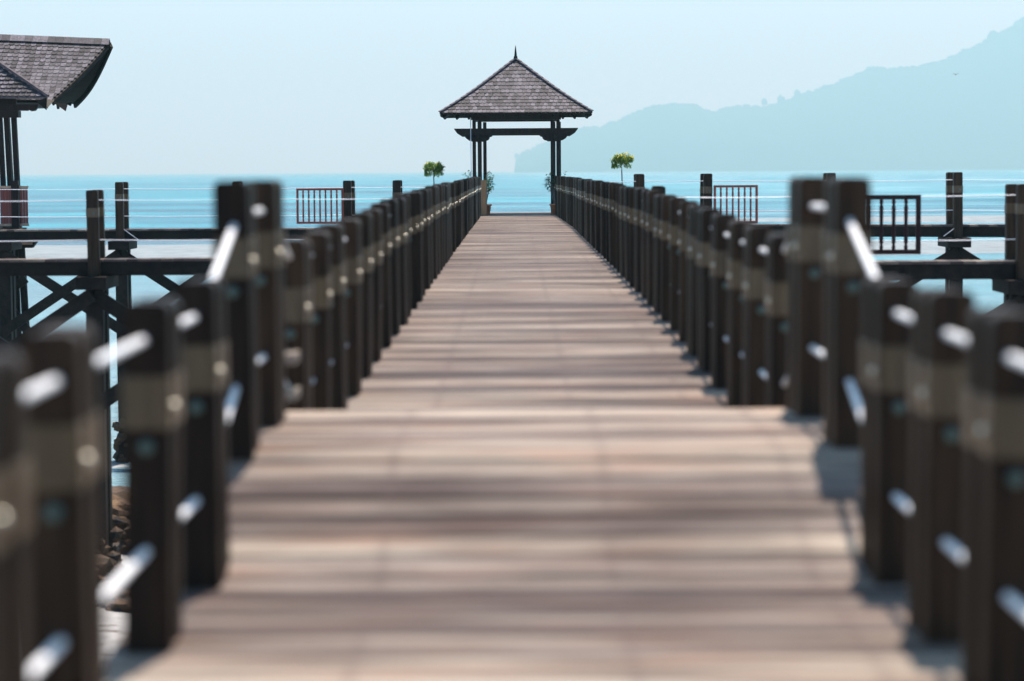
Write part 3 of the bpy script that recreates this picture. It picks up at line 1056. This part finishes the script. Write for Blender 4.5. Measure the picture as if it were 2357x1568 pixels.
def shrub(label, loc, sprays, seed, mat):
    random.seed(seed)
    t = thing('potted_shrub', label, 'potted shrub', loc, 0, 'potted shrubs at the pavilion columns')
    bm = bmesh.new()
    lathe(bm, [(0.09, 0), (0.125, 0.23), (0.145, 0.23), (0.145, 0.27), (0.12, 0.27), (0.115, 0.245)], (0, 0, 0), 20)
    mesh_obj('pot', bm, M_CLAY, t, True)
    sb, lb = bmesh.new(), bmesh.new()
    for (ex, ey, ez) in sprays:
        e = Vector((ex, ey, ez))
        b = Vector((rnd(-.03, .03), rnd(-.03, .03), .24))
        m = b.lerp(e, .5) + Vector((0, 0, .12))
        tube(sb, [b, m, e], 0.008, 5, 0.003)
        for k in range(34):
            u = rnd(.45, 1.05)
            p = (b.lerp(m, u * 2) if u < .5 else m.lerp(e, (u - .5) * 2)) + Vector((rnd(-1, 1), rnd(-1, 1), rnd(-1, 1))) * .04
            leaf(lb, p, Vector((rnd(-1, 1), rnd(-1, 1), rnd(-.6, .8))), Vector((rnd(-.5, .5), rnd(-.5, .5), 1)).normalized(), rnd(.055, .095), rnd(.024, .038))
    mesh_obj('stem', sb, M_BARK, t)
    mesh_obj('foliage', lb, mat, t)
    return t
shrub('leafy shrub in a terracotta pot at the left pavilion columns', (-0.71, 62.0, DZ),
      [(-.55, .1, 1.05), (-.45, .2, 1.1), (-.35, .1, .95), (-.5, 0, .92), (-.25, .1, 1.0), (.14, 0, 1.06), (.2, .1, .98), (.08, 0, .9), (.17, 0, .78), (.05, .1, 1.1), (.1, -.1, .68), (0, .1, 1.0)], 71, M_LEAF)
shrub('dark leafy shrub in a terracotta pot at the right pavilion columns', (1.05, 62.0, DZ),
      [(-.22, -.1, .92), (-.26, -.05, .76), (-.15, -.1, .98), (-.2, -.1, .84), (.25, 0, 1.02), (.15, .1, 1.02), (0, .1, .98), (-.1, 0, 1.0)], 72, M_LEAF_DARK)

# ------------------------------------------------------------------ left pavilion (larger, prow-gabled)
random.seed(43)
pv2 = thing('pavilion', 'shingled pavilion with overhanging prow gable at the left edge', 'pavilion', (-10.2, 49.5, 0))
OFF = Vector((-10.2, 49.5, 0))
def loc2(px, py, y): return at(px, py, y) - OFF
ridge_L = loc2(-260, 78, 50.1); ridge_R = loc2(263, 99, 50.1)
front_L = loc2(-260, 225, 48.0); front_R = loc2(129, 233, 48.0)
back_R = loc2(177, 236, 51.6); back_L = loc2(-180, 226, 51.6)
def prow(a, b, sag):
    def f(t):
        p = a.lerp(b, t)
        p.z -= sag * math.sin(math.pi * t)
        return p
    return f
rb = bmesh.new()
fl, fr = prow(front_L, ridge_L, 0.02), prow(front_R, ridge_R, 0.05)
nf = (front_R - front_L).cross(ridge_L - front_L)
shingle_plane(rb, fl, fr, 17, 0.11, nf, 81)
bl, br = prow(back_L, ridge_L, 0.1), prow(back_R, ridge_R, 0.16)
nb = (ridge_L - back_L).cross(back_R - back_L)
shingle_plane(rb, br, bl, 17, 0.11, -nb if nb.z < 0 else nb, 82)
roof2 = mesh_obj('roof', rb, M_SHINGLE, pv2)
rb = bmesh.new()
for (A, B, n) in ((fl, fr, nf), (bl, br, nb if nb.z > 0 else -nb)):
    for k in range(10):
        slab(rb, [A(k / 10), B(k / 10), B((k + 1) / 10), A((k + 1) / 10)], n, 0.05, -0.006)
mesh_obj('soffit', rb, M_COLUMN, roof2)
# cap tiles on the ridge
bm = bmesh.new()
K = 30
for k in range(K):
    a = ridge_L.lerp(ridge_R, k / K); b = ridge_L.lerp(ridge_R, (k + 0.97) / K)
    u = Vector((0, 0, 1))
    for s in (-1, 1):
        d = Vector((0, s * 0.17, -0.13))
        vs = [a + Vector((0, 0, .07)), b + Vector((0, 0, .07)), b + d + Vector((0, 0, .07)), a + d + Vector((0, 0, .07))]
        slab(bm, vs, Vector((0, s * 1.0, 1.2)), 0.015, 0)
mesh_obj('ridge_cap', bm, M_SHINGLE, roof2)
# lower hipped skirt in front, meeting the gable roof along a valley board
sk = bmesh.new()
s_el = loc2(-260, 222, 47.35); s_er = loc2(112, 224, 47.35); s_tr = loc2(127, 229, 47.9)
s_tl = loc2(-110, 68, 48.9); s_vt = loc2(-4, 138, 48.75)
def skL(t): return s_el.lerp(loc2(-260, 100, 48.95), t)
vall_b, vall_t = loc2(116, 224, 47.4), loc2(-120, 66, 48.95)
def skR(t): return vall_b.lerp(vall_t, t)
ns_ = (skR(0) - skL(0)).cross(skL(1) - skL(0))
shingle_plane(sk, skL, skR, 17, 0.11, ns_, 83)
for k in range(8):
    slab(sk, [skL(k / 8), skR(k / 8), skR((k + 1) / 8), skL((k + 1) / 8)], ns_, 0.04, -0.006)
skirt = mesh_obj('skirt_roof', sk, M_SHINGLE, pv2)
bm = bmesh.new()
bar(bm, vall_b + Vector((.03, -.02, .02)), vall_t + Vector((.03, -.02, .05)), 0.07, 0.05)
mesh_obj('valley_board', bm, M_HIP, skirt)
# barge boards with pointed tails, fascia
bm = bmesh.new()
def tail(bm, tip, root_a, root_b, th):
    A = [bm.verts.new(Vector(p) + Vector((0, 0, 0))) for p in (tip, root_a, root_b)]
    B = [bm.verts.new(Vector(p) + Vector((0, th, 0))) for p in (tip, root_a, root_b)]
    bm.faces.new(A); bm.faces.new(B[::-1])
    for i in range(3):
        bm.faces.new((A[i], B[i], B[(i + 1) % 3], A[(i + 1) % 3]))
for tp, ra, rb_ in (((114, 254, 46.9), (92, 235, 46.9), (116, 225, 46.9)), ((158, 256.5, 48.0), (128, 235, 48.0), (163, 240, 48.1)), ((170, 245, 50.6), (158, 240, 50.6), (174, 235, 50.6))):
    bm = bmesh.new()
    tail(bm, loc2(*tp), loc2(*ra), loc2(*rb_), 0.05)
    mesh_obj('barge_tail', bm, M_TIMBER, roof2)
bm = bmesh.new()
for k in range(12):
    a, b = br(k / 12), br((k + 1) / 12)
    bar(bm, a + Vector((.02, 0, -.06)), b + Vector((.02, 0, -.06)), 0.05, 0.14)
mesh_obj('barge_board', bm, M_TIMBER, roof2)
bm = bmesh.new()
for k in range(12):
    a, b = fr(k / 12), fr((k + 1) / 12)
    bar(bm, a + Vector((.0, 0.03, -.06)), b + Vector((.0, 0.03, -.05)), 0.035, 0.07)
mesh_obj('barge_board', bm, M_TIMBER, roof2)
bm = bmesh.new()
tail(bm, loc2(115.5, 250, 46.85), loc2(116.5, 228, 46.85), loc2(132, 232, 46.9), 0.04)
mesh_obj('barge_tail', bm, M_SUNLIT_TONE, roof2)  # sunlit tail, its light painted as paler wood than the others
bm = bmesh.new()
for k in range(9):
    x = lerp(-3.2, 0.55, k / 8)
    bar(bm, (x, back_R.y - .1, back_R.z - .12), (x, ridge_L.y + .25, ridge_L.z - .42), 0.05, 0.08)
    bar(bm, (x - .3, front_L.y + .15, front_L.z - .10), (x - .3, ridge_L.y - .2, ridge_L.z - .42), 0.05, 0.08)
mesh_obj('rafter', bm, M_TIMBER, roof2)
# eave beam with scrolled end, plates
bm = bmesh.new()
a = loc2(-250, 241, 47.9); b = loc2(98, 241, 47.9)
h = 0.125
extrude_poly(bm, [(b.x, b.z), (b.x - .02, b.z - .06), (b.x - .07, b.z - h), (b.x - .15, b.z - h - .01), (b.x - .19, b.z - h + .02), (b.x - .22, b.z - h), (a.x, a.z - h), (a.x, a.z)], 'y', b.y - .05, b.y + .05)
tb = mesh_obj('tie_beam', bm, M_COLUMN, pv2)
bm = bmesh.new()
p = loc2(53, 256, 48.0); q = loc2(-250, 222, 48.0)
box(bm, (q.x, p.y - .14, p.z - 0.13), (p.x, p.y + .14, p.z + .0))
box(bm, (q.x, p.y - .1, p.z + .13), (p.x - .05, p.y + 3.2, p.z + .3))
mesh_obj('plate', bm, M_COLUMN, pv2)
FZ = 0.165
for (px_t, px_b, y) in ((7, 15, 48.0), (22, 31, 48.05), (39, 47, 48.1), (-14, -8, 48.0), (-190, -186, 48.0), (-172, -168, 48.0), (24, 34, 51.2), (40, 48, 51.2), (-172, -168, 51.2)):
    tpt = loc2(px_t, 266, y); bpt = loc2(px_b, 525, y)
    bm = bmesh.new()
    bar(bm, (tpt.x, tpt.y, tpt.z + .05), (bpt.x, bpt.y, FZ + .04), 0.098, 0.098, (0, 1, 0), 0.008)
    mesh_obj('column', bm, M_COLUMN, pv2)
# floor, edge beam with shaped end, splayed piles
bm = bmesh.new()
f0 = loc2(-260, 529, 47.6); f1 = loc2(66, 529, 47.6)
x_ = f0.x
while x_ < f1.x - .1:
    box(bm, (x_, -2.2, FZ), (x_ + .135, 2.2 if x_ < f1.x - .95 else -1.5, FZ + .035)); x_ += .142
mesh_obj('floor', bm, M_DECK, pv2)
bm = bmesh.new()
b = loc2(96, 553, 47.2)
extrude_poly(bm, [(b.x, b.z), (b.x - .08, b.z - .03), (b.x - .13, b.z - .1), (b.x - .16, b.z - .14), (b.x - 3.2, b.z - .14), (b.x - 3.2, b.z)], 'y', b.y - .1, b.y + .1)
box(bm, (f0.x, -2.25, FZ - .2), (f1.x, -2.1, FZ - .003))
box(bm, (f0.x, 2.1, FZ - .2), (f1.x - .95, 2.25, FZ - .003))
mesh_obj('floor_beam', bm, M_TIMBER, pv2)
bm = bmesh.new()
for s in (0, 1):
    p = loc2(9 + s * 52, 540, 47.1)
    box(bm, (p.x - .13, p.y - .04, p.z - .19), (p.x + .13, p.y + .04, p.z + .02))
mesh_obj('beam_end', bm, M_SUNLIT_TONE, pv2)
for (px_t, px_b) in ((2, 0), (18, 26), (34, 44), (50, 66)):
    for y in (48.2, 51.0):
        a = loc2(px_t, 572, y); b = loc2(px_b, 900, y)
        bm = bmesh.new()
        bar(bm, (a.x, a.y, FZ - .2), (b.x + (b.x - a.x) * .5, b.y, WZ - 1.5), 0.13, 0.13, (0, 1, 0), 0.02)
        mesh_obj('pile', bm, M_TIMBER, pv2)
for (xa, ya, xb, yb) in ((-30, 700, 60, 640), (-30, 640, 60, 760)):
    a = loc2(xa, ya, 47.9); b = loc2(xb, yb, 47.9)
    bm = bmesh.new()
    bar(bm, a, b, .05, .18)
    mesh_obj('brace', bm, M_TIMBER, pv2)
# slatted side panels (railing) of dark red boards
for (xa, xb, y) in ((4, 30, 47.55), (50, 68, 47.55), (-60, -2, 47.55)):
    a = loc2(xa, 430, y); b = loc2(xb, 525, y)
    bm = bmesh.new()
    n = max(3, int((b.x - a.x) / 0.045))
    for i in range(n):
        x0 = lerp(a.x, b.x, i / n)
        box(bm, (x0 + .003, a.y - .012, FZ + .12), (x0 + (b.x - a.x) / n - .003, a.y + .012, a.z - .03))
    pn = mesh_obj('railing_panel', bm, M_RED, pv2)
    bm = bmesh.new()
    box(bm, (a.x - .01, a.y - .04, a.z - .028), (b.x + .01, a.y + .04, a.z + .02), .004)
    box(bm, (a.x - .01, a.y - .03, FZ + .07), (b.x + .01, a.y + .03, FZ + .118), .004)
    mesh_obj('rail_cap', bm, M_SUNLIT_TONE, pn)
bm = bmesh.new()
for px in (39,):
    a = loc2(px, 415, 47.5)
    box(bm, (a.x - .07, a.y - .07, FZ + .036), (a.x + .07, a.y + .07, a.z), .01)
mesh_obj('newel', bm, M_COLUMN, pv2)

# ------------------------------------------------------------------ rocks by the shore
random.seed(91)
rock_places = [(-6.2, 30.8, .9), (-4.9, 33.5, .8), (-5.9, 34.8, 1.1), (-7.0, 36.4, 1.2), (-4.6, 29.4, .6), (-8.3, 33.2, 1.3), (-6.9, 31.8, .8), (-5.1, 36.8, .9)]
names = ['large brown reef rock at the foot of the left near piles', 'low brown rock between the two left walkways', 'jagged rust brown rock just beyond the near left walkway',
         'broad rock at the waterline left of the boardwalk', 'small rock in front of the left near piles', 'widest rock toward the left edge of the shore', 'rounded brown rock beside the near left pile', 'rock at the waterline nearest the boardwalk']
for (x, y_, r), lb in zip(rock_places, names):
    bm = bmesh.new()
    bmesh.ops.create_icosphere(bm, subdivisions=4, radius=1.0)
    sd = rnd(0, 50)
    for v in bm.verts:
        k = 1 + .5 * noise.noise(v.co * 1.3 + Vector((sd, 0, 0))) + .22 * noise.noise(v.co * 4 + Vector((sd, 3, 0))) + .1 * noise.noise(v.co * 10)
        v.co = Vector((v.co.x * r * k, v.co.y * r * .8 * k, v.co.z * r * .45 * k))
    o = mesh_obj('rock', bm, M_ROCK)
    o.location = (x, y_, shore_z(x, y_) + .05)
    o['label'] = lb; o['category'] = 'rock'; o['group'] = 'reef rocks under the left walkways'

# ------------------------------------------------------------------ a bird far off in front of the hill
def bird(label, px, py, y, span):
    c = at(px, py, y)
    bm = bmesh.new()
    bmesh.ops.create_icosphere(bm, subdivisions=2, radius=1)
    for v in bm.verts:
        v.co = Vector((v.co.x * span * .30 * (1 if v.co.x > 0 else .9), v.co.y * span * .07, v.co.z * span * .075))
    for s in (-1, 1):
        pts = [(.10, 0, .02), (.02, s * .22, .16), (-.08, s * .5, .10), (-.10, s * .22, .08), (-.12, 0, .02)]
        A = [bm.verts.new(Vector(p) * span) for p in pts]
        B = [bm.verts.new(Vector(p) * span + Vector((0, 0, .012 * span))) for p in pts]
        bm.faces.new(A); bm.faces.new(B[::-1])
        for i in range(5):
            bm.faces.new((A[i], B[i], B[(i + 1) % 5], A[(i + 1) % 5]))
    o = mesh_obj('bird', bm, M_COLUMN)
    o.location = c; o.rotation_euler = (0, .2, 1.2)
    o['label'] = label; o['category'] = 'bird'
bird('small dark bird flying in front of the hazy hill', 2198, 174, 170, 0.42)

# ------------------------------------------------------------------ haze
bm = bmesh.new()
box(bm, (-12300, -300, WZ - 5.0), (12300, 24300, 1150))
hz = mesh_obj('haze', bm)
hz['kind'] = 'stuff'
hz['label'] = 'thin bluish sea haze fading the hills'
hm = bpy.data.materials.new('sea_haze'); hm.use_nodes = True
t = hm.node_tree; t.nodes.clear()
o_ = t.nodes.new('ShaderNodeOutputMaterial'); pv = t.nodes.new('ShaderNodeVolumePrincipled')
pv.inputs['Color'].default_value = (0.40, 0.87, 1.0, 1)
pv.inputs['Absorption Color'].default_value = (0.5, 0.5, 0.5, 1)
pv.inputs['Density'].default_value = 0.00025
pv.inputs['Anisotropy'].default_value = 0.2
t.links.new(pv.outputs[0], o_.inputs['Volume'])
hz.data.materials.append(hm)
